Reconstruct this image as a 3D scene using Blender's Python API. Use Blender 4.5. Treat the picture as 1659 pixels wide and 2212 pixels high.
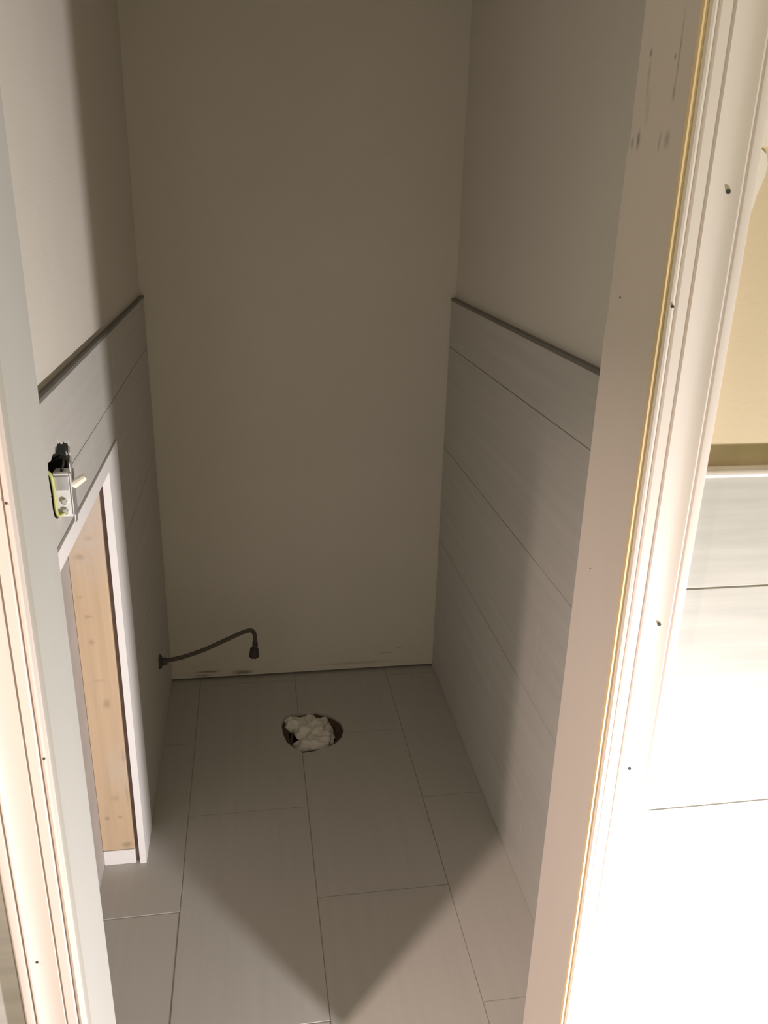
import bpy, bmesh, math, random
from mathutils import Vector, Matrix, noise
random.seed(7)
for o in list(bpy.data.objects): bpy.data.objects.remove(o)
SC = bpy.context.scene
C = SC.collection

# ------------------------------------------------------------------ camera
cam_d = bpy.data.cameras.new('camera')
cam = bpy.data.objects.new('camera', cam_d); C.objects.link(cam)
cam_d.sensor_fit = 'VERTICAL'; cam_d.sensor_height = 36.0; cam_d.lens = 29.134
cam_d.clip_start = 0.01
cx, cy, cz = (0.987461, -0.155791, 0.025490), (0.031469, 0.352489, 0.935287), (-0.154694, -0.922757, 0.352972)
cam.matrix_world = Matrix(((cx[0], cy[0], cz[0], 0.27899), (cx[1], cy[1], cz[1], -2.39114),
                           (cx[2], cy[2], cz[2], 1.48061), (0, 0, 0, 1)))
SC.camera = cam

# ------------------------------------------------------------------ world, lights, exposure
W = bpy.data.worlds.new('world'); SC.world = W; W.use_nodes = True
W.node_tree.nodes['Background'].inputs[0].default_value = (1.0, 0.91, 0.50, 1)
W.node_tree.nodes['Background'].inputs[1].default_value = 0.38
vs = SC.view_settings
vs.view_transform = 'Standard'; vs.look = 'None'; vs.exposure = 0.0; vs.gamma = 1.0
vs.use_curve_mapping = False

def lamp(name, loc, target, power, size, col, spread=math.pi):
    d = bpy.data.lights.new(name, 'AREA'); d.shape = 'DISK'; d.size = size
    d.energy = power; d.color = col; d.spread = spread
    o = bpy.data.objects.new(name, d); C.objects.link(o); o.location = loc
    o.rotation_euler = (Vector(target) - Vector(loc)).to_track_quat('-Z', 'Y').to_euler()
    return o
lamp('work_lamp', (1.078, -2.151, 0.26), (0.20, -0.95, 1.05), 28.5, 0.045, (1.0, 0.95, 0.93))
lamp('flood_lamp', (-0.547, -2.213, 1.90), (0.62, -1.36, 0.0), 3.7, 0.05, (1.0, 0.80, 0.72), math.radians(63))

# ------------------------------------------------------------------ helpers
def obj(name, bm, mat, parent=None, smooth=False):
    me = bpy.data.meshes.new(name)
    bmesh.ops.recalc_face_normals(bm, faces=bm.faces)
    if smooth:
        for f in bm.faces: f.smooth = True
    bm.to_mesh(me); bm.free()
    o = bpy.data.objects.new(name, me); C.objects.link(o)
    if mat: me.materials.append(mat)
    if parent: o.parent = parent
    return o
def add_box(bm, x0, x1, y0, y1, z0, z1, bev=0.0):
    t = bmesh.new()
    vs_ = [t.verts.new((x, y, z)) for z in (z0, z1) for y in (y0, y1) for x in (x0, x1)]
    for f in ((0, 1, 3, 2), (4, 6, 7, 5), (0, 4, 5, 1), (2, 3, 7, 6), (0, 2, 6, 4), (1, 5, 7, 3)):
        t.faces.new([vs_[i] for i in f])
    bmesh.ops.recalc_face_normals(t, faces=t.faces)
    if bev > 0:
        bmesh.ops.bevel(t, geom=t.edges[:], offset=bev, segments=1, affect='EDGES')
    m = bpy.data.meshes.new('tmp'); t.to_mesh(m); t.free(); bm.from_mesh(m); bpy.data.meshes.remove(m)
    return bm
def box(name, b, mat, parent=None, bev=0.0):
    return obj(name, add_box(bmesh.new(), *b, bev), mat, parent)
def boxes(name, bs, mat, parent=None, bev=0.0):
    bm = bmesh.new()
    for b in bs: add_box(bm, *b, bev)
    return obj(name, bm, mat, parent)
def prism(name, pts, axis, a, b, mat, parent=None, smooth=False):
    """polygon pts extruded along axis (0,1,2) from a to b; pts give the other two coordinates in order"""
    bm = bmesh.new()
    def mk(p, v):
        l = list(p); l.insert(axis, v); return bm.verts.new(l)
    A = [mk(p, a) for p in pts]; B = [mk(p, b) for p in pts]; n = len(pts)
    bm.faces.new(A); bm.faces.new(B[::-1])
    for i in range(n): bm.faces.new((A[i], A[(i + 1) % n], B[(i + 1) % n], B[i]))
    if smooth:
        bmesh.ops.recalc_face_normals(bm, faces=bm.faces)
        for e in bm.edges: e.smooth = e.calc_face_angle(3) < math.radians(32)
    return obj(name, bm, mat, parent, smooth)
def tube(bm, pts, rad, seg=14, closed_ends=True):
    """rad: number or list"""
    pts = [Vector(p) for p in pts]; n = len(pts)
    rads = rad if isinstance(rad, (list, tuple)) else [rad] * n
    rings = []; up = Vector((0, 0, 1)); prev = None
    for i, p in enumerate(pts):
        d = (pts[min(i + 1, n - 1)] - pts[max(i - 1, 0)]).normalized()
        if prev is None:
            s = d.cross(up)
            if s.length < 1e-3: s = d.cross(Vector((0, 1, 0)))
            s.normalize()
        else:
            s = (prev - d * prev.dot(d)).normalized()
        prev = s; t = d.cross(s).normalized()
        rings.append([bm.verts.new(p + (s * math.cos(a) + t * math.sin(a)) * rads[i])
                      for a in [2 * math.pi * k / seg for k in range(seg)]])
    for i in range(n - 1):
        for k in range(seg):
            bm.faces.new((rings[i][k], rings[i][(k + 1) % seg], rings[i + 1][(k + 1) % seg], rings[i + 1][k]))
    if closed_ends:
        bm.faces.new(rings[0][::-1]); bm.faces.new(rings[-1])
    return bm
def spline(P, sub=8):
    P = [Vector(p) for p in P]; out = []
    for i in range(len(P) - 1):
        p0, p1, p2, p3 = P[max(i - 1, 0)], P[i], P[i + 1], P[min(i + 2, len(P) - 1)]
        for k in range(sub):
            t = k / sub
            out.append(0.5 * ((2 * p1) + (p2 - p0) * t + (2 * p0 - 5 * p1 + 4 * p2 - p3) * t * t + (3 * p1 - p0 - 3 * p2 + p3) * t ** 3))
    out.append(P[-1]); return out
def thing(name, label, cat, loc=(0, 0, 0)):
    o = bpy.data.objects.new(name, None); C.objects.link(o); o.location = loc; o.empty_display_size = 0.05
    o['label'] = label; o['category'] = cat; return o
def tag(o, label, cat): o['label'] = label; o['category'] = cat; return o
def under(o, root):
    """parent keeping world position (roots carry only a translation)"""
    o.parent = root; o.matrix_parent_inverse = Matrix.Translation(-Vector(root.location)); return o
def struct(o): o['kind'] = 'structure'; return o

# ------------------------------------------------------------------ materials
def mat(name, col, rough=0.6, metal=0.0, spec=0.5, var=0.06, scale=(6, 6, 6), bump=0.0, bscale=60.0, spots=(), bstretch=(1, 1, 1)):
    m = bpy.data.materials.new(name); m.use_nodes = True
    nt = m.node_tree; N, L = nt.nodes, nt.links
    b = N['Principled BSDF']
    b.inputs['Roughness'].default_value = rough; b.inputs['Metallic'].default_value = metal
    b.inputs['Specular IOR Level'].default_value = spec
    tc = N.new('ShaderNodeTexCoord'); mp = N.new('ShaderNodeMapping'); mp.inputs['Scale'].default_value = scale
    L.new(tc.outputs['Object'], mp.inputs['Vector'])
    nz = N.new('ShaderNodeTexNoise'); nz.inputs['Scale'].default_value = 1.0; nz.inputs['Detail'].default_value = 6
    nz.inputs['Roughness'].default_value = 0.6
    L.new(mp.outputs['Vector'], nz.inputs['Vector'])
    cr = N.new('ShaderNodeValToRGB')
    cr.color_ramp.elements[0].position = 0.3; cr.color_ramp.elements[1].position = 0.7
    cr.color_ramp.elements[0].color = [c * (1 - var) for c in col] + [1]
    cr.color_ramp.elements[1].color = [min(1, c * (1 + var)) for c in col] + [1]
    L.new(nz.outputs['Fac'], cr.inputs['Fac'])
    out = cr.outputs['Color']
    for (cen, rad, strength, scol) in spots:
        wn = N.new('ShaderNodeTexNoise'); wn.inputs['Scale'].default_value = 90; wn.inputs['Detail'].default_value = 3
        L.new(tc.outputs['Object'], wn.inputs['Vector'])
        s = N.new('ShaderNodeVectorMath'); s.operation = 'SUBTRACT'; s.inputs[1].default_value = cen
        L.new(tc.outputs['Object'], s.inputs[0])
        dv = N.new('ShaderNodeVectorMath'); dv.operation = 'DIVIDE'; dv.inputs[1].default_value = rad
        L.new(s.outputs['Vector'], dv.inputs[0])
        ln = N.new('ShaderNodeVectorMath'); ln.operation = 'LENGTH'; L.new(dv.outputs['Vector'], ln.inputs[0])
        ad = N.new('ShaderNodeMath'); ad.operation = 'ADD'; L.new(ln.outputs['Value'], ad.inputs[0]); L.new(wn.outputs['Fac'], ad.inputs[1])
        mr = N.new('ShaderNodeMapRange'); mr.interpolation_type = 'SMOOTHSTEP'
        mr.inputs['From Min'].default_value = 0.55; mr.inputs['From Max'].default_value = 1.6
        mr.inputs['To Min'].default_value = strength; mr.inputs['To Max'].default_value = 0
        L.new(ad.outputs['Value'], mr.inputs['Value'])
        mx = N.new('ShaderNodeMixRGB'); mx.inputs['Color2'].default_value = (*scol, 1)
        L.new(mr.outputs['Result'], mx.inputs['Fac']); L.new(out, mx.inputs['Color1']); out = mx.outputs['Color']
    L.new(out, b.inputs['Base Color'])
    if bump > 0:
        mp2 = N.new('ShaderNodeMapping'); mp2.inputs['Scale'].default_value = bstretch
        L.new(tc.outputs['Object'], mp2.inputs['Vector'])
        n2 = N.new('ShaderNodeTexNoise'); n2.inputs['Scale'].default_value = bscale; n2.inputs['Detail'].default_value = 5
        L.new(mp2.outputs['Vector'], n2.inputs['Vector'])
        bp = N.new('ShaderNodeBump'); bp.inputs['Strength'].default_value = bump; bp.inputs['Distance'].default_value = 0.002
        L.new(n2.outputs['Fac'], bp.inputs['Height']); L.new(bp.outputs['Normal'], b.inputs['Normal'])
    return m

PAINT = (0.735, 0.69, 0.63)
DIRT = (0.10, 0.085, 0.065)
M = {}
M['paint'] = mat('wall_paint', PAINT, 0.75, var=0.03, scale=(3, 3, 3), bump=0.15, bscale=160)
M['paint_back'] = mat('wall_paint_back', PAINT, 0.75, var=0.04, scale=(2, 2, 2), bump=0.15, bscale=160, spots=[
    ((0.115, 0, 0.030), (0.055, 0.05, 0.006), 0.75, DIRT), ((0.10, 0, 0.017), (0.04, 0.05, 0.005), 0.6, DIRT),
    ((0.225, 0, 0.021), (0.045, 0.05, 0.011), 0.75, DIRT), ((0.70, 0, 0.062), (0.03, 0.05, 0.004), 0.35, DIRT),
    ((0.60, 0, 0.030), (0.16, 0.05, 0.007), 0.3, DIRT), ((0.745, 0, 0.080), (0.012, 0.05, 0.003), 0.5, DIRT)])
M['yellow'] = mat('yellow_paint', (0.66, 0.54, 0.375), 0.7, var=0.03, scale=(3, 3, 3), bump=0.1, bscale=140)
M['tile_side'] = mat('side_tile', (0.57, 0.55, 0.52), 0.55, var=0.05, scale=(90, 1.6, 60), bump=0.05, bscale=50, bstretch=(1, .1, 1))
M['tile_front'] = mat('front_tile', (0.46, 0.445, 0.42), 0.5, var=0.14, scale=(3.0, 60, 42), bump=0.05, bscale=50, bstretch=(.1, 1, 1))
M['tile_floor'] = mat('floor_tile', (0.50, 0.475, 0.44), 0.55, var=0.03, scale=(45, 2.0, 45), bump=0.05, bscale=50, bstretch=(1, .1, 1))
M['grout'] = mat('grout', (0.46, 0.435, 0.395), 0.9, var=0.10, scale=(20, 20, 20))
M['grout_front'] = mat('pale_grout', (0.50, 0.47, 0.43), 0.9, var=0.06, scale=(20, 20, 20))
M['ledge'] = mat('grey_ledge', (0.19, 0.183, 0.17), 0.6, var=0.08, scale=(20, 20, 20))  # dark grey metal edge; the tone also stands in for the unlit ledge top
M['white'] = mat('white_trim', (0.83, 0.75, 0.72), 0.38, var=0.025, scale=(8, 8, 2), bump=0.04, bscale=40)
MARK = (0.20, 0.17, 0.17)
M['white_dimmed'] = mat('dimmed_white_trim', (0.66, 0.575, 0.535), 0.45, var=0.03, scale=(8, 8, 2), bump=0.04, bscale=40)  # white trim coloured darker and pinker to offset excess lamp light on the left casing
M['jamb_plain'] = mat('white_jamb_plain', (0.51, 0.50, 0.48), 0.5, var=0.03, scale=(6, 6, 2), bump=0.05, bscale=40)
M['jamb'] = mat('white_jamb', (0.69, 0.61, 0.57), 0.5, var=0.03, scale=(6, 6, 2), bump=0.05, bscale=40, spots=[
    ((0.678, -1.5175, 1.545), (0.02, 0.005, 0.013), 0.8, MARK), ((0.678, -1.504, 1.541), (0.02, 0.005, 0.007), 0.6, MARK),
    ((0.678, -1.5654, 1.540), (0.02, 0.003, 0.012), 0.45, MARK), ((0.678, -1.581, 1.541), (0.02, 0.008, 0.012), 0.4, MARK),
    ((0.678, -1.582, 1.58), (0.02, 0.004, 0.010), 0.5, MARK), ((0.678, -1.583, 1.615), (0.02, 0.0022, 0.045), 0.55, MARK),
    ((0.678, -1.5225, 1.621), (0.02, 0.004, 0.006), 0.75, MARK), ((0.678, -1.524, 1.60), (0.02, 0.004, 0.03), 0.3, MARK),
    ((0.678, -1.5752, 1.6113), (0.02, 0.0025, 0.003), 0.8, MARK), ((0.678, -1.53, 1.57), (0.02, 0.006, 0.02), 0.18, MARK)])
M['raw'] = mat('raw_pine_edge', (0.86, 0.66, 0.40), 0.6, var=0.12, scale=(40, 40, 3))
M['drywall'] = mat('white_board', (0.90, 0.87, 0.87), 0.6, var=0.02)
M['gap'] = mat('dark_gap', (0.24, 0.19, 0.17), 0.9, var=0.2, scale=(30, 30, 30))
M['greyboard'] = mat('grey_board', (0.46, 0.42, 0.40), 0.8, var=0.1)
M['spackle'] = mat('spackle', (0.80, 0.74, 0.66), 0.7, var=0.03, bump=0.1)
KN = (0.33, 0.245, 0.165)
MUD = (0.62, 0.53, 0.46)
M['wood'] = mat('bare_wood', (0.62, 0.455, 0.305), 0.65, var=0.09, scale=(60, 60, 2.2), bump=0.08, bscale=70, bstretch=(1, 1, .08), spots=[
    ((-0.06, -0.785, 0.90), (0.12, 0.1, 0.21), 0.85, MUD), ((-0.03, -0.785, 0.27), (0.05, 0.1, 0.09), 0.45, MUD),
    ((-0.073, -0.785, 0.79), (0.014, 0.1, 0.010), 0.5, KN), ((-0.0686, -0.785, 0.654), (0.012, 0.1, 0.006), 0.55, KN),
    ((-0.0669, -0.785, 0.594), (0.009, 0.1, 0.009), 0.55, KN), ((-0.0505, -0.785, 0.442), (0.011, 0.1, 0.016), 0.6, KN),
    ((-0.0975, -0.785, 0.434), (0.011, 0.1, 0.012), 0.45, KN), ((-0.0758, -0.785, 0.135), (0.009, 0.1, 0.008), 0.6, KN),
    ((-0.0471, -0.785, 0.136), (0.009, 0.1, 0.006), 0.6, KN), ((-0.0383, -0.785, 0.055), (0.018, 0.1, 0.010), 0.75, KN),
    ((-0.0275, -0.785, 0.30), (0.005, 0.1, 0.030), 0.4, KN), ((-0.0275, -0.785, 0.20), (0.005, 0.1, 0.040), 0.35, KN),
    ((-0.055, -0.785, 0.19), (0.012, 0.1, 0.010), 0.35, KN), ((-0.08, -0.785, 0.70), (0.010, 0.1, 0.006), 0.3, KN),
    ((-0.06, -0.785, 0.50), (0.016, 0.1, 0.006), 0.3, KN), ((-0.05, -0.785, 0.83), (0.012, 0.1, 0.008), 0.3, KN)])
M['rubber'] = mat('dark_braid', (0.085, 0.075, 0.062), 0.55, metal=0.0, var=0.3, scale=(300, 300, 300), bump=0.5, bscale=500)
M['nut'] = mat('dark_plastic', (0.055, 0.047, 0.045), 0.5, var=0.1)
M['chrome'] = mat('chrome', (0.8, 0.8, 0.8), 0.2, metal=1.0, var=0.02)
M['steel'] = mat('galvanised_steel', (0.80, 0.80, 0.82), 0.45, metal=0.85, var=0.1, scale=(40, 40, 40))
M['switchwhite'] = mat('switch_plastic', (0.82, 0.80, 0.80), 0.25, var=0.02)
M['ivory'] = mat('toggle_plastic', (0.86, 0.80, 0.68), 0.3, var=0.02)
M['wireyellow'] = mat('yellow_green_insulation', (0.55, 0.56, 0.20), 0.5, var=0.15, scale=(60, 60, 60))
M['wireblack'] = mat('black_insulation', (0.02, 0.02, 0.02), 0.4, var=0.1)
M['boxshade'] = mat('shaded_box', (0.014, 0.014, 0.012), 0.6, var=0.2, scale=(80, 80, 80))  # near-black colour stands in for the shade inside the hole
M['rag'] = mat('white_rag', (0.78, 0.74, 0.67), 0.6, var=0.06, scale=(30, 30, 30), bump=0.2, bscale=120)
M['brownpipe'] = mat('brown_pipe', (0.075, 0.05, 0.033), 0.8, var=0.3, scale=(40, 40, 40), bump=0.5, bscale=80)
M['hole'] = mat('nail_hole', (0.05, 0.045, 0.04), 0.9, var=0.1)
M['ceiling'] = mat('ceiling_paint', (0.75, 0.72, 0.66), 0.8, var=0.02)

# ------------------------------------------------------------------ floor
TF = 0.0020
HOLE = [(0.342, -0.322), (0.340, -0.275), (0.352, -0.236), (0.385, -0.224), (0.444, -0.2225), (0.475, -0.235), (0.496, -0.253),
        (0.517, -0.285), (0.5216, -0.3206), (0.512, -0.360), (0.490, -0.388), (0.456, -0.4066), (0.425, -0.416), (0.395, -0.4185),
        (0.372, -0.395), (0.352, -0.366)]
def cut_hole(o):
    cutter = prism('cutter', HOLE, 2, -0.3, 0.05, None)
    md = o.modifiers.new('b', 'BOOLEAN'); md.operation = 'DIFFERENCE'; md.object = cutter; md.solver = 'EXACT'
    dg = bpy.context.evaluated_depsgraph_get()
    me = bpy.data.meshes.new_from_object(o.evaluated_get(dg)); o.modifiers.clear(); o.data = me
    cm = cutter.data; bpy.data.objects.remove(cutter); bpy.data.meshes.remove(cm)
floor = struct(box('floor', (-1.3, 2.0, -3.4, 0.10, -0.12, -TF), M['grout']))
cut_hole(floor)
G = 0.0010
def floor_tile(x0, x1, y0, y1, drop):
    o = box('floor_tile', (x0 + G, x1 - G, y0 + G, y1 - G, -TF, -drop), M['tile_floor'], floor, 0.0005)
    if x0 < 0.52 and x1 > 0.34 and y0 < -0.22 and y1 > -0.42: cut_hole(o)
    return o
k0 = 0.393 - 0.3035 * 5
for c in range(11):
    x0 = k0 + c * 0.3035
    odd = c % 2
    j = (-0.643 if odd == 0 else -0.339)           # a joint of this column (half offset)
    if abs(x0 - 0.0895) < .01: j = -0.642
    if abs(x0 + 0.214) < .01: j = -0.339
    ys = sorted(set([0.05] + [round(j + 0.607 * n, 4) for n in range(-5, 3) if -3.3 < j + 0.607 * n < 0.04] + [-3.35]))
    for a, b in zip(ys[:-1], ys[1:]):
        d = 0.0
        if abs(b + 0.946) < .01 and abs(x0 + .214) < .01: d = 0.0012
        elif abs(b + 1.249) < .01 and abs(x0 - .0895) < .01: d = 0.0011
        else: d = random.uniform(0, 0.0004)
        floor_tile(x0, x0 + 0.3035, a, b, d)

# ------------------------------------------------------------------ closet walls
ZT = 1.219                      # top of the wall tile
ROWS = [0.0, 0.165, 0.470, 0.775, 1.081, ZT]
H = 2.44
wall_back = struct(box('wall_back', (-0.14, 1.0, 0.0, 0.10, 0.0095, H), M['paint_back']))
box('gap_blocker', (-0.14, 1.0, 0.05, 0.10, 0.0, 0.0095), M['nut'], wall_back)  # added dark blocker: keeps light out and stands for shade in the base gap

# left wall: opening Y -1.42..-0.772 (structural), Z 0..0.985
HY0, HY1, HZ0, HZ1 = -1.243, -1.087, 1.036, 1.136          # rough hole for the switch
wall_left = struct(boxes('wall_left', [
    (-0.14, -0.097, -1.5, 0.0, 0, H),
    (-0.097, -0.01, -1.5, 0.0, HZ1, H), (-0.097, -0.01, HY1, 0.0, 1.0, HZ1), (-0.097, -0.01, -1.5, HY0, 1.0, HZ1),
    (-0.097, -0.01, HY0, HY1, 1.0, HZ0),
    (-0.097, -0.01, -0.745, 0.0, 0, 1.0), (-0.097, -0.01, -1.5, -1.42, 0, 1.0)], M['paint']))
def side_tiles(wall, xg, xt, spec, y_lo, flip):
    pass
TG = 0.0010
# grout bed then tiles (left): bed X -0.01..-0.003, tile -0.003..0
boxes('grout_bed', [(-0.01, -0.003, -0.664, 0.0, 0, 1.0), (-0.01, -0.003, HY1, 0.0, 1.0, ZT - .006),
                    (-0.01, -0.003, -1.5, HY0, 1.0, ZT - .006), (-0.01, -0.003, HY0, HY1, HZ1, ZT - .006),
                    (-0.01, -0.003, HY0, HY1, 1.0, HZ0)], M['grout_front'], wall_left)
def tile_poly_left(pts):
    return prism('wall_tile', pts, 0, -0.003, 0.0, M['tile_side'], wall_left)
def wt(x0, x1, y0, y1, z0, z1, m, parent): return box('wall_tile', (x0, x1, y0 + TG, y1 - TG, z0 + TG, z1 - TG), m, parent, 0.0005)
random.seed(3)
ragged = [(-1.246, 1.1105), (-1.24, 1.128), (-1.222, 1.126), (-1.205, 1.131), (-1.19, 1.127), (-1.176, 1.134), (-1.168, 1.147),
          (-1.163, 1.134), (-1.150, 1.136), (-1.140, 1.127), (-1.125, 1.129), (-1.112, 1.120), (-1.098, 1.123), (-1.092, 1.110), (-1.097, 1.101), (-1.089, 1.094), (-1.095, 1.085)]
zj = ROWS[4]
# upper row, cut round the hole
tile_poly_left([(-1.5, zj + TG), (-1.243, zj + TG)] + ragged + [(-1.098, zj + TG), (-0.612, zj + TG), (-0.612, ZT - .006), (-1.5, ZT - .006)])
wt(-0.003, 0, -0.61, 0.0, zj, ZT - .005, M['tile_side'], wall_left)
tile_poly_left([(-1.5, zj - TG), (-1.243, zj - TG), (-1.244, 1.062), (-1.239, 1.048), (-1.225, 1.040), (-1.205, 1.037), (-1.19, 1.030), (-1.172, 1.036),
                (-1.155, 1.041), (-1.148, 1.055), (-1.139, 1.066), (-1.120, 1.071), (-1.103, zj - TG), (-0.917, zj - TG), (-0.917, 1.004), (-1.5, 1.004)])
tile_poly_left([(-0.915, zj - TG), (-0.307, zj - TG), (-0.307, 0.775 + TG), (-0.662, 0.775 + TG), (-0.662, 1.004), (-0.915, 1.004)])
wt(-0.003, 0, -0.305, 0.0, 0.775, zj, M['tile_side'], wall_left)
for (za, zb, cuts) in ((0.470, 0.775, [-0.662, 0.0]), (0.165, 0.470, [-0.662, -0.305, 0.0]), (0.0, 0.165, [-0.662, 0.0])):
    for a, b in zip(cuts[:-1], cuts[1:]): wt(-0.003, 0, a, b, za, zb, M['tile_side'], wall_left)
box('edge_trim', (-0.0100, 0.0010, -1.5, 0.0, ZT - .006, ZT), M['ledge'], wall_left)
# white board framing the recess, the shadow gap, the recess lining
boxes('liner_board', [(-0.0125, 0.002, -0.789, -0.664, 0.0, 0.969), (-0.0125, 0.002, -1.42, -0.664, 0.969, 0.9985)], M['drywall'], wall_left)
box('tile_edge_gap', (-0.010, -0.006, -1.5, -0.664, 0.9985, 1.004), M['gap'], wall_left)
box('gap_backing', (-0.0225, -0.0125, -0.777, -0.745, 0.0, 1.0), M['gap'], wall_left)
box('recess_lining', (-0.0975, -0.094, -1.42, -0.785, 0.0, 1.0), M['greyboard'], wall_left)

# right wall
wall_right = struct(boxes('wall_right', [(0.873, 1.0, -1.5, 0.0, 0, H)], M['paint']))
box('grout_bed', (0.863, 0.873, -1.5, 0.0, 0, ZT - .007), M['grout'], wall_right)
for za, zb, cuts in ((ROWS[4], ZT - .006, [-1.5, 0.0]), (ROWS[3], ROWS[4], [-1.5, -1.235, 0.0]), (ROWS[2], ROWS[3], [-1.5, -0.925, -0.315, 0.0]),
                     (ROWS[1], ROWS[2], [-1.5, -1.239, -0.629, 0.0]), (0.0, ROWS[1], [-1.5, -0.941, -0.331, 0.0])):
    for a, b in zip(cuts[:-1], cuts[1:]): wt(0.860, 0.863, a, b, za, zb, M['tile_side'], wall_right)
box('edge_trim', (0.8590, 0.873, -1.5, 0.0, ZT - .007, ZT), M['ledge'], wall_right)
ceiling = struct(box('ceiling', (-1.3, 2.0, -3.4, 0.10, H, H + 0.1), M['ceiling']))

# ------------------------------------------------------------------ front wall with the doorway
DH = 2.035
YF = -1.608
wall_front = struct(boxes('wall_front', [(0.700, 2.0, YF, -1.5, 0, H), (-1.3, 0.038, YF, -1.5, 0, H), (0.038, 0.700, YF, -1.5, DH + .02, H)], M['yellow']))
boxes('inner_face', [(0.700, 1.0, -1.5, -1.4985, 0, H), (-0.14, 0.038, -1.5, -1.4985, 0, H), (0.038, 0.700, -1.5, -1.4985, DH + .02, H)], M['paint'], wall_front)
boxes('grout_bed', [(0.748, 2.0, YF - .0088, YF, 0, ZT), (-1.3, -0.012, YF - .0088, YF, 0, ZT)], M['grout_front'], wall_front)
for i, (za, zb) in enumerate(zip(ROWS[:-1], ROWS[1:])):
    right = [0.748, 1.15, 1.76, 2.0] if i % 2 else [0.748, 1.45, 2.0]
    left = [-1.3, -0.9, -0.29, -0.012] if i % 2 else [-1.3, -0.6, -0.012]
    for cuts in (right, left):
        for a, b in zip(cuts[:-1], cuts[1:]):
            box('wall_tile', (a + TG, b - TG, -1.618, -1.615, za + TG, zb - TG), M['tile_front'], wall_front, 0.0007)
# rounded white cap along the top of the outer tile
cap = [(YF, ZT + .0005), (-1.613, ZT + .0045), (-1.617, ZT + .005), (-1.6205, ZT + .004), (-1.6225, ZT + .001), (-1.623, ZT - .003), (-1.621, ZT - .006), (-1.618, ZT - .0065), (YF, ZT - .0065)]
prism('cap_trim', cap, 0, 0.748, 2.0, M['white'], wall_front, True)
prism('cap_trim', cap, 0, -1.3, -0.012, M['white'], wall_front, True)
SP = [(0.735, 2.0), (0.750, 1.99), (0.747, 1.85), (0.752, 1.76), (0.742, 1.70), (0.7475, 1.64), (0.752, 1.59), (0.7546, 1.5745), (0.758, 1.566), (0.770, 1.560), (0.790, 1.548), (0.785, 1.537), (0.768, 1.5375),
      (0.7575, 1.5348), (0.762, 1.532), (0.766, 1.5283), (0.7685, 1.52), (0.7677, 1.5105), (0.7645, 1.500), (0.7622, 1.4927), (0.7615, 1.486), (0.7605, 1.4815), (0.7547, 1.4767), (0.7533, 1.4742), (0.735, 1.47)]
prism('spackle_patch', SP, 1, -1.6098, YF, M['spackle'], wall_front)

# ------------------------------------------------------------------ door frame and casings
door = bpy.data.objects.new('door_1', None); C.objects.link(door); struct(door)
FAR = [(-1.4905, 0.0), (-1.4905, 1.3575), (-1.4935, 1.3600), (-1.4940, 1.5370), (-1.4972, 1.5380), (-1.4955, DH)]
JN = -1.612
obj_j = prism('jamb', [(JN + .001, 0.0)] + FAR + [(JN + .001, DH)], 0, 0.678, 0.699, M['jamb'], door)
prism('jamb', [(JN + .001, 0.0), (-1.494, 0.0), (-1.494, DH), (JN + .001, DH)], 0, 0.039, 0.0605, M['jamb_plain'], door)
box('head_jamb', (0.039, 0.699, JN + .001, -1.494, DH, DH + .02), M['jamb'], door)
box('raw_edge', (0.6782, 0.6822, JN - .0048, JN + .001, 0.0, DH), M['raw'], door)
# casing profile: x offset from its inner edge, y of the face (front is negative)
PROF = [(0, YF), (0, -1.6185), (0.0012, -1.6215), (0.0034, -1.6225), (0.0056, -1.6215), (0.0066, -1.6195), (0.0078, -1.6190), (0.0086, -1.6215), (0.0095, -1.6222),
        (0.0190, -1.6228), (0.0200, -1.6205), (0.0214, -1.6205), (0.0222, -1.6238), (0.0290, -1.6232), (0.0370, -1.6236), (0.0430, -1.6255), (0.0475, -1.6285), (0.0503, -1.6305), (0.0520, -1.6305),
        (0.0526, -1.6275), (0.0540, -1.6275), (0.0548, -1.6305), (0.0560, -1.6312), (0.0630, -1.6312), (0.0650, -1.6290), (0.0655, -1.6240), (0.0655, YF)]
def casing(n, x_in, sgn, scale, z1, m):
    pts = [(x_in + sgn * px * scale, py) for px, py in PROF]
    return struct(prism('trim_%d' % n, pts, 2, 0.0, z1, m, None, True))
CR = casing(1, 0.6825, 1, 1.0, DH - .005, M['white'])
CL = casing(2, 0.0555, -1, 0.97, DH - .005, M['white_dimmed'])
hp = [(py, DH - .005 + px) for px, py in PROF]
CH = struct(prism('trim_3', hp, 0, 0.0555 - .0635, 0.6825 + .0655, M['white']))
def nail(x, y, z, parent, axis, r=0.0016):
    bm = bmesh.new(); d = Vector((0, 0, 0)); d[axis] = 0.0006
    tube(bm, [Vector((x, y, z)) - d, Vector((x, y, z)) + d], r, 8)
    obj('nail_hole', bm, M['hole'], parent)
nail(0.7234, -1.6255, 1.4954, CR, 1, 0.0022); nail(0.7239, -1.6255, 1.0422, CR, 1, 0.002); nail(0.7167, -1.6234, 0.8453, CR, 1, 0.002); nail(0.6860, -1.6225, 1.3905, CR, 1, 0.0016)
nail(0.0139, -1.626, 0.6431, CL, 1, 0.0016); nail(0.0525, -1.6225, 0.9214, CL, 1, 0.0014); nail(0.0515, -1.6225, 1.2074, CL, 1, 0.0014)
nail(0.678, -1.5207, 1.3874, door, 0, 0.0012); nail(0.678, -1.53, 1.07, door, 0, 0.001)

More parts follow.
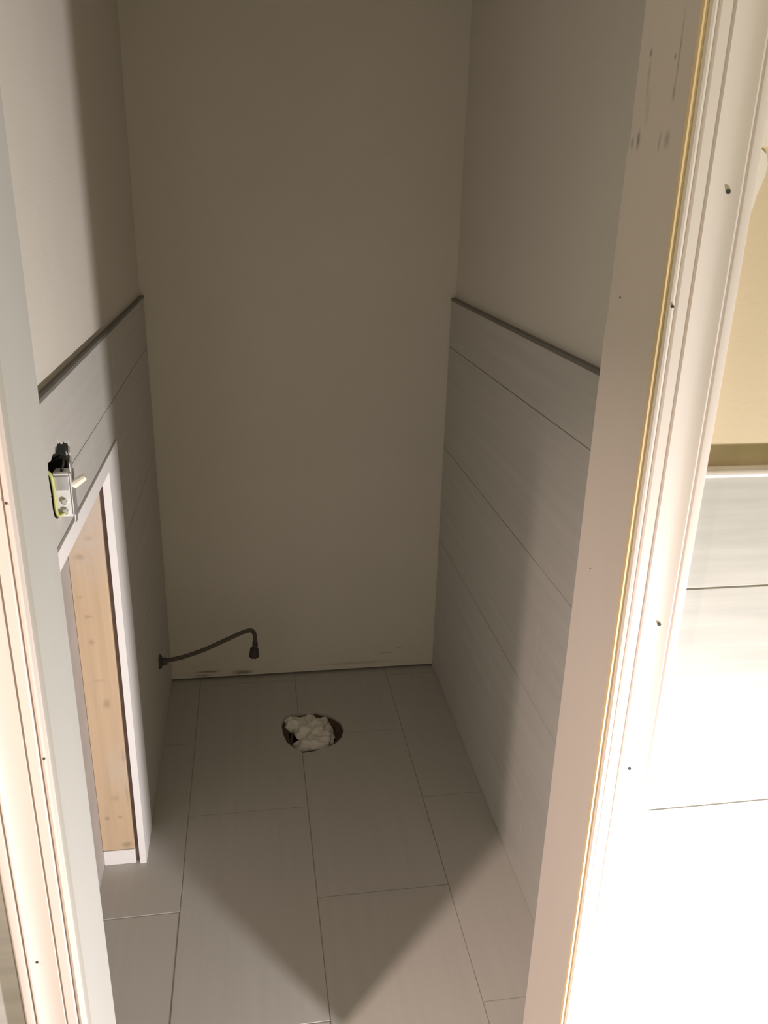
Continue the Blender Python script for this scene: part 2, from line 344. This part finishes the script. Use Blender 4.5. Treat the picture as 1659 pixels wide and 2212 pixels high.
# ------------------------------------------------------------------ bare wood in the recess
stud = thing('wood_panel', 'bare tan wood panel with dark knots inside the recess of the left tiled wall', 'panel', (-0.058, -0.785, 0.0))
under(box('board', (-0.094, -0.0225, -0.785, -0.752, 0.042, 0.998), M['wood'], None, 0.0008), stud)
o = under(box('sill_block', (-0.094, -0.0225, -0.787, -0.752, 0.0, 0.0405), M['drywall'], None, 0.0015), stud); o['label'] = 'white strip under the wood'

# ------------------------------------------------------------------ water supply hose
HP = [(0.000, -0.272, 0.2374), (0.030, -0.266, 0.2376), (0.0709, -0.259, 0.2419), (0.1229, -0.248, 0.2534), (0.1758, -0.237, 0.2711), (0.2225, -0.226, 0.2864),
      (0.2493, -0.215, 0.2905), (0.2635, -0.206, 0.2835), (0.2695, -0.196, 0.2621), (0.2693, -0.186, 0.2278)]
hose = thing('supply_hose', 'dark flexible water hose bent over in the back left corner with a hanging end nut', 'hose', (0.0, -0.272, 0.2374))
pts = spline(HP, 10)
bm = bmesh.new(); tube(bm, pts, [0.0062 + 0.0004 * math.sin(i * 2.2) for i in range(len(pts))], 14)
under(obj('braided_tube', bm, M['rubber'], None, True), hose)
bm = bmesh.new(); tube(bm, [(0.0005, -0.272, 0.237), (0.004, -0.272, 0.237), (0.008, -0.272, 0.237), (0.0081, -0.272, 0.237), (0.020, -0.27, 0.237), (0.022, -0.27, 0.237)], [0.021, 0.021, 0.016, 0.0105, 0.0105, 0.008], 20)
o = under(obj('wall_fitting', bm, M['nut'], None), hose); o['label'] = 'round black fitting at the wall'
bm = bmesh.new(); tube(bm, [(0.2694, -0.188, 0.236), (0.2692, -0.185, 0.222), (0.2680, -0.182, 0.2145), (0.2660, -0.179, 0.207)], [0.0078, 0.0085, 0.0085, 0.007], 16)
under(obj('ferrule', bm, M['nut'], None), hose)
bm = bmesh.new(); tube(bm, [(0.2665, -0.179, 0.209), (0.2662, -0.178, 0.206), (0.2655, -0.175, 0.189), (0.2650, -0.174, 0.181), (0.2650, -0.174, 0.1795)], [0.010, 0.0135, 0.0155, 0.0165, 0.013], 8)
under(obj('coupling_nut', bm, M['nut'], None), hose)

# ------------------------------------------------------------------ drain in the floor
pipe = thing('drain_pipe', 'dark brown drain pipe end in the round hole of the floor tiles', 'pipe', (0.434, -0.322, -0.12))
n = 40; bm = bmesh.new(); R = []
for (r, z) in ((0.0705, -0.115), (0.0705, -0.022), (0.064, -0.022), (0.064, -0.060)):
    R.append([bm.verts.new((0.434 + r * math.cos(2 * math.pi * k / n), -0.322 + r * math.sin(2 * math.pi * k / n), z)) for k in range(n)])
for a, b in zip(R[:-1], R[1:]):
    for k in range(n): bm.faces.new((a[k], a[(k + 1) % n], b[(k + 1) % n], b[k]))
bm.faces.new(R[-1])
under(obj('pipe_body', bm, M['brownpipe'], None), pipe)
bm = bmesh.new()
pp = [(x, y, -0.004 if i % 2 else -0.006) for i, (x, y) in enumerate(HOLE)]
V1 = [bm.verts.new((0.434 + (x - 0.434) * 0.995, -0.322 + (y + 0.322) * 0.995, -0.009 + 0.002 * math.sin(i * 2.1))) for i, (x, y) in enumerate(HOLE)]
V2 = [bm.verts.new((0.434 + (x - 0.434) * 0.80, -0.322 + (y + 0.322) * 0.80, -0.020)) for x, y in HOLE]
V3 = [bm.verts.new((0.434 + (x - 0.434) * 0.72, -0.322 + (y + 0.322) * 0.72, -0.055)) for x, y in HOLE]
V4 = [bm.verts.new((0.434 + (x - 0.434) * 0.995, -0.322 + (y + 0.322) * 0.995, -0.115)) for x, y in HOLE]
for a, b in ((V1, V2), (V2, V3), (V4, V1)):
    for k in range(len(a)): bm.faces.new((a[k], a[(k + 1) % len(a)], b[(k + 1) % len(a)], b[k]))
bm.faces.new(V4)
under(obj('dirt_rim', bm, M['brownpipe'], None), pipe)

def lump(bm, cen, rad, seed, sub=4, amp=0.25, fr=2.2):
    t = bmesh.new(); bmesh.ops.create_icosphere(t, subdivisions=sub, radius=1.0)
    for v in t.verts:
        d = v.co.normalized()
        q = d * fr + Vector((seed, seed * .7, seed * 1.3))
        s = 1 + amp * (noise.noise(q) * 1.1 + (0.5 - abs(noise.noise(q * 1.9))) * 0.7 - 0.25) + 0.07 * noise.noise(q * 5)
        v.co = Vector((d.x * rad[0] * s + cen[0], d.y * rad[1] * s + cen[1], d.z * rad[2] * s + cen[2]))
    for f in t.faces: f.smooth = True
    m = bpy.data.meshes.new('t'); t.to_mesh(m); t.free(); bm.from_mesh(m); bpy.data.meshes.remove(m)
bm = bmesh.new()
lump(bm, (0.438, -0.290, -0.026), (0.056, 0.062, 0.032), 1.7, 5, 0.40, 1.8)
lump(bm, (0.432, -0.352, -0.026), (0.052, 0.038, 0.027), 4.1, 4, 0.40, 1.9)
lump(bm, (0.378, -0.256, -0.020), (0.034, 0.026, 0.022), 9.3, 4, 0.40, 1.6)
lump(bm, (0.465, -0.315, -0.026), (0.030, 0.045, 0.026), 6.3, 4, 0.40, 1.6)
rag = obj('drain_rag', bm, M['rag'], None)
tag(rag, 'crumpled white rag stuffed into the round drain hole in the tiled floor', 'rag')

# ------------------------------------------------------------------ light switch hanging out of its box
SY = -1.2
ebox = thing('electrical_box', 'dark open electrical box sunk in the ragged hole behind the light switch', 'box', (-0.05, SY, 1.04))
under(boxes('box_shell', [(-0.085, -0.082, HY0 + .003, HY1 - .003, HZ0 + .002, HZ1 - .002),
      (-0.085, -0.008, HY0 + .003, HY0 + .005, HZ0 + .002, HZ1 - .002), (-0.085, -0.008, HY1 - .005, HY1 - .003, HZ0 + .002, HZ1 - .002),
      (-0.085, -0.008, HY0 + .003, HY1 - .003, HZ0 + .002, HZ0 + .004), (-0.085, -0.008, HY0 + .003, HY1 - .003, HZ1 - .004, HZ1 - .002)], M['boxshade'], None), ebox)
sw = thing('light_switch', 'white toggle light switch with bare metal strap hanging out of the left wall', 'switch', (0.01, SY, 1.07))
under(box('switch_body', (-0.004, 0.020, SY - .012, SY + .012, 1.038, 1.105), M['switchwhite'], None, 0.002), sw)
bm = bmesh.new()
add_box(bm, 0.0200, 0.0216, SY - .0135, SY + .0135, 1.040, 1.104, 0.0005)
add_box(bm, 0.0200, 0.0216, SY - .008, SY + .008, 1.104, 1.118, 0.0005)
add_box(bm, 0.0200, 0.0216, SY - .008, SY + .008, 1.026, 1.040, 0.0005)
under(obj('mounting_strap', bm, M['steel'], None), sw)
bm = bmesh.new(); add_box(bm, -0.002, 0.019, SY - .0135, SY - .0118, 1.078, 1.100, 0.0006)
under(obj('side_plate', bm, M['steel'], None), sw)
bm = bmesh.new(); tube(bm, [(0.0216, SY, 1.0825), (0.030, SY, 1.0885), (0.0375, SY, 1.0935), (0.0395, SY, 1.0948)], [0.0062, 0.0058, 0.0052, 0.004], 10)
under(obj('toggle', bm, M['ivory'], None, False), sw)
for z in (1.047, 1.062):
    bm = bmesh.new(); tube(bm, [(0.010, SY - .0115, z), (0.010, SY - .0150, z), (0.010, SY - .0158, z)], [0.0046, 0.0046, 0.0036], 14)
    under(obj('terminal_screw', bm, M['chrome'], None), sw)
bm = bmesh.new(); tube(bm, spline([(-0.03, SY - .02, 1.12), (-0.006, SY - .019, 1.108), (-0.002, SY - .018, 1.085), (-0.002, SY - .018, 1.055), (0.000, SY - .017, 1.043), (0.009, SY - .0145, 1.045)], 6), 0.0026, 8)
o = under(obj('wire', bm, M['wireyellow'], None, True), sw); o['label'] = 'yellow green wire'
bm = bmesh.new(); tube(bm, spline([(-0.04, SY + .015, 1.10), (-0.004, SY + .010, 1.118), (0.008, SY + .006, 1.126), (0.012, SY, 1.120), (0.010, SY - .004, 1.110), (0.008, SY - .004, 1.103)], 6), 0.0022, 8)
o = under(obj('wire', bm, M['wireblack'], None, True), sw); o['label'] = 'black wire'
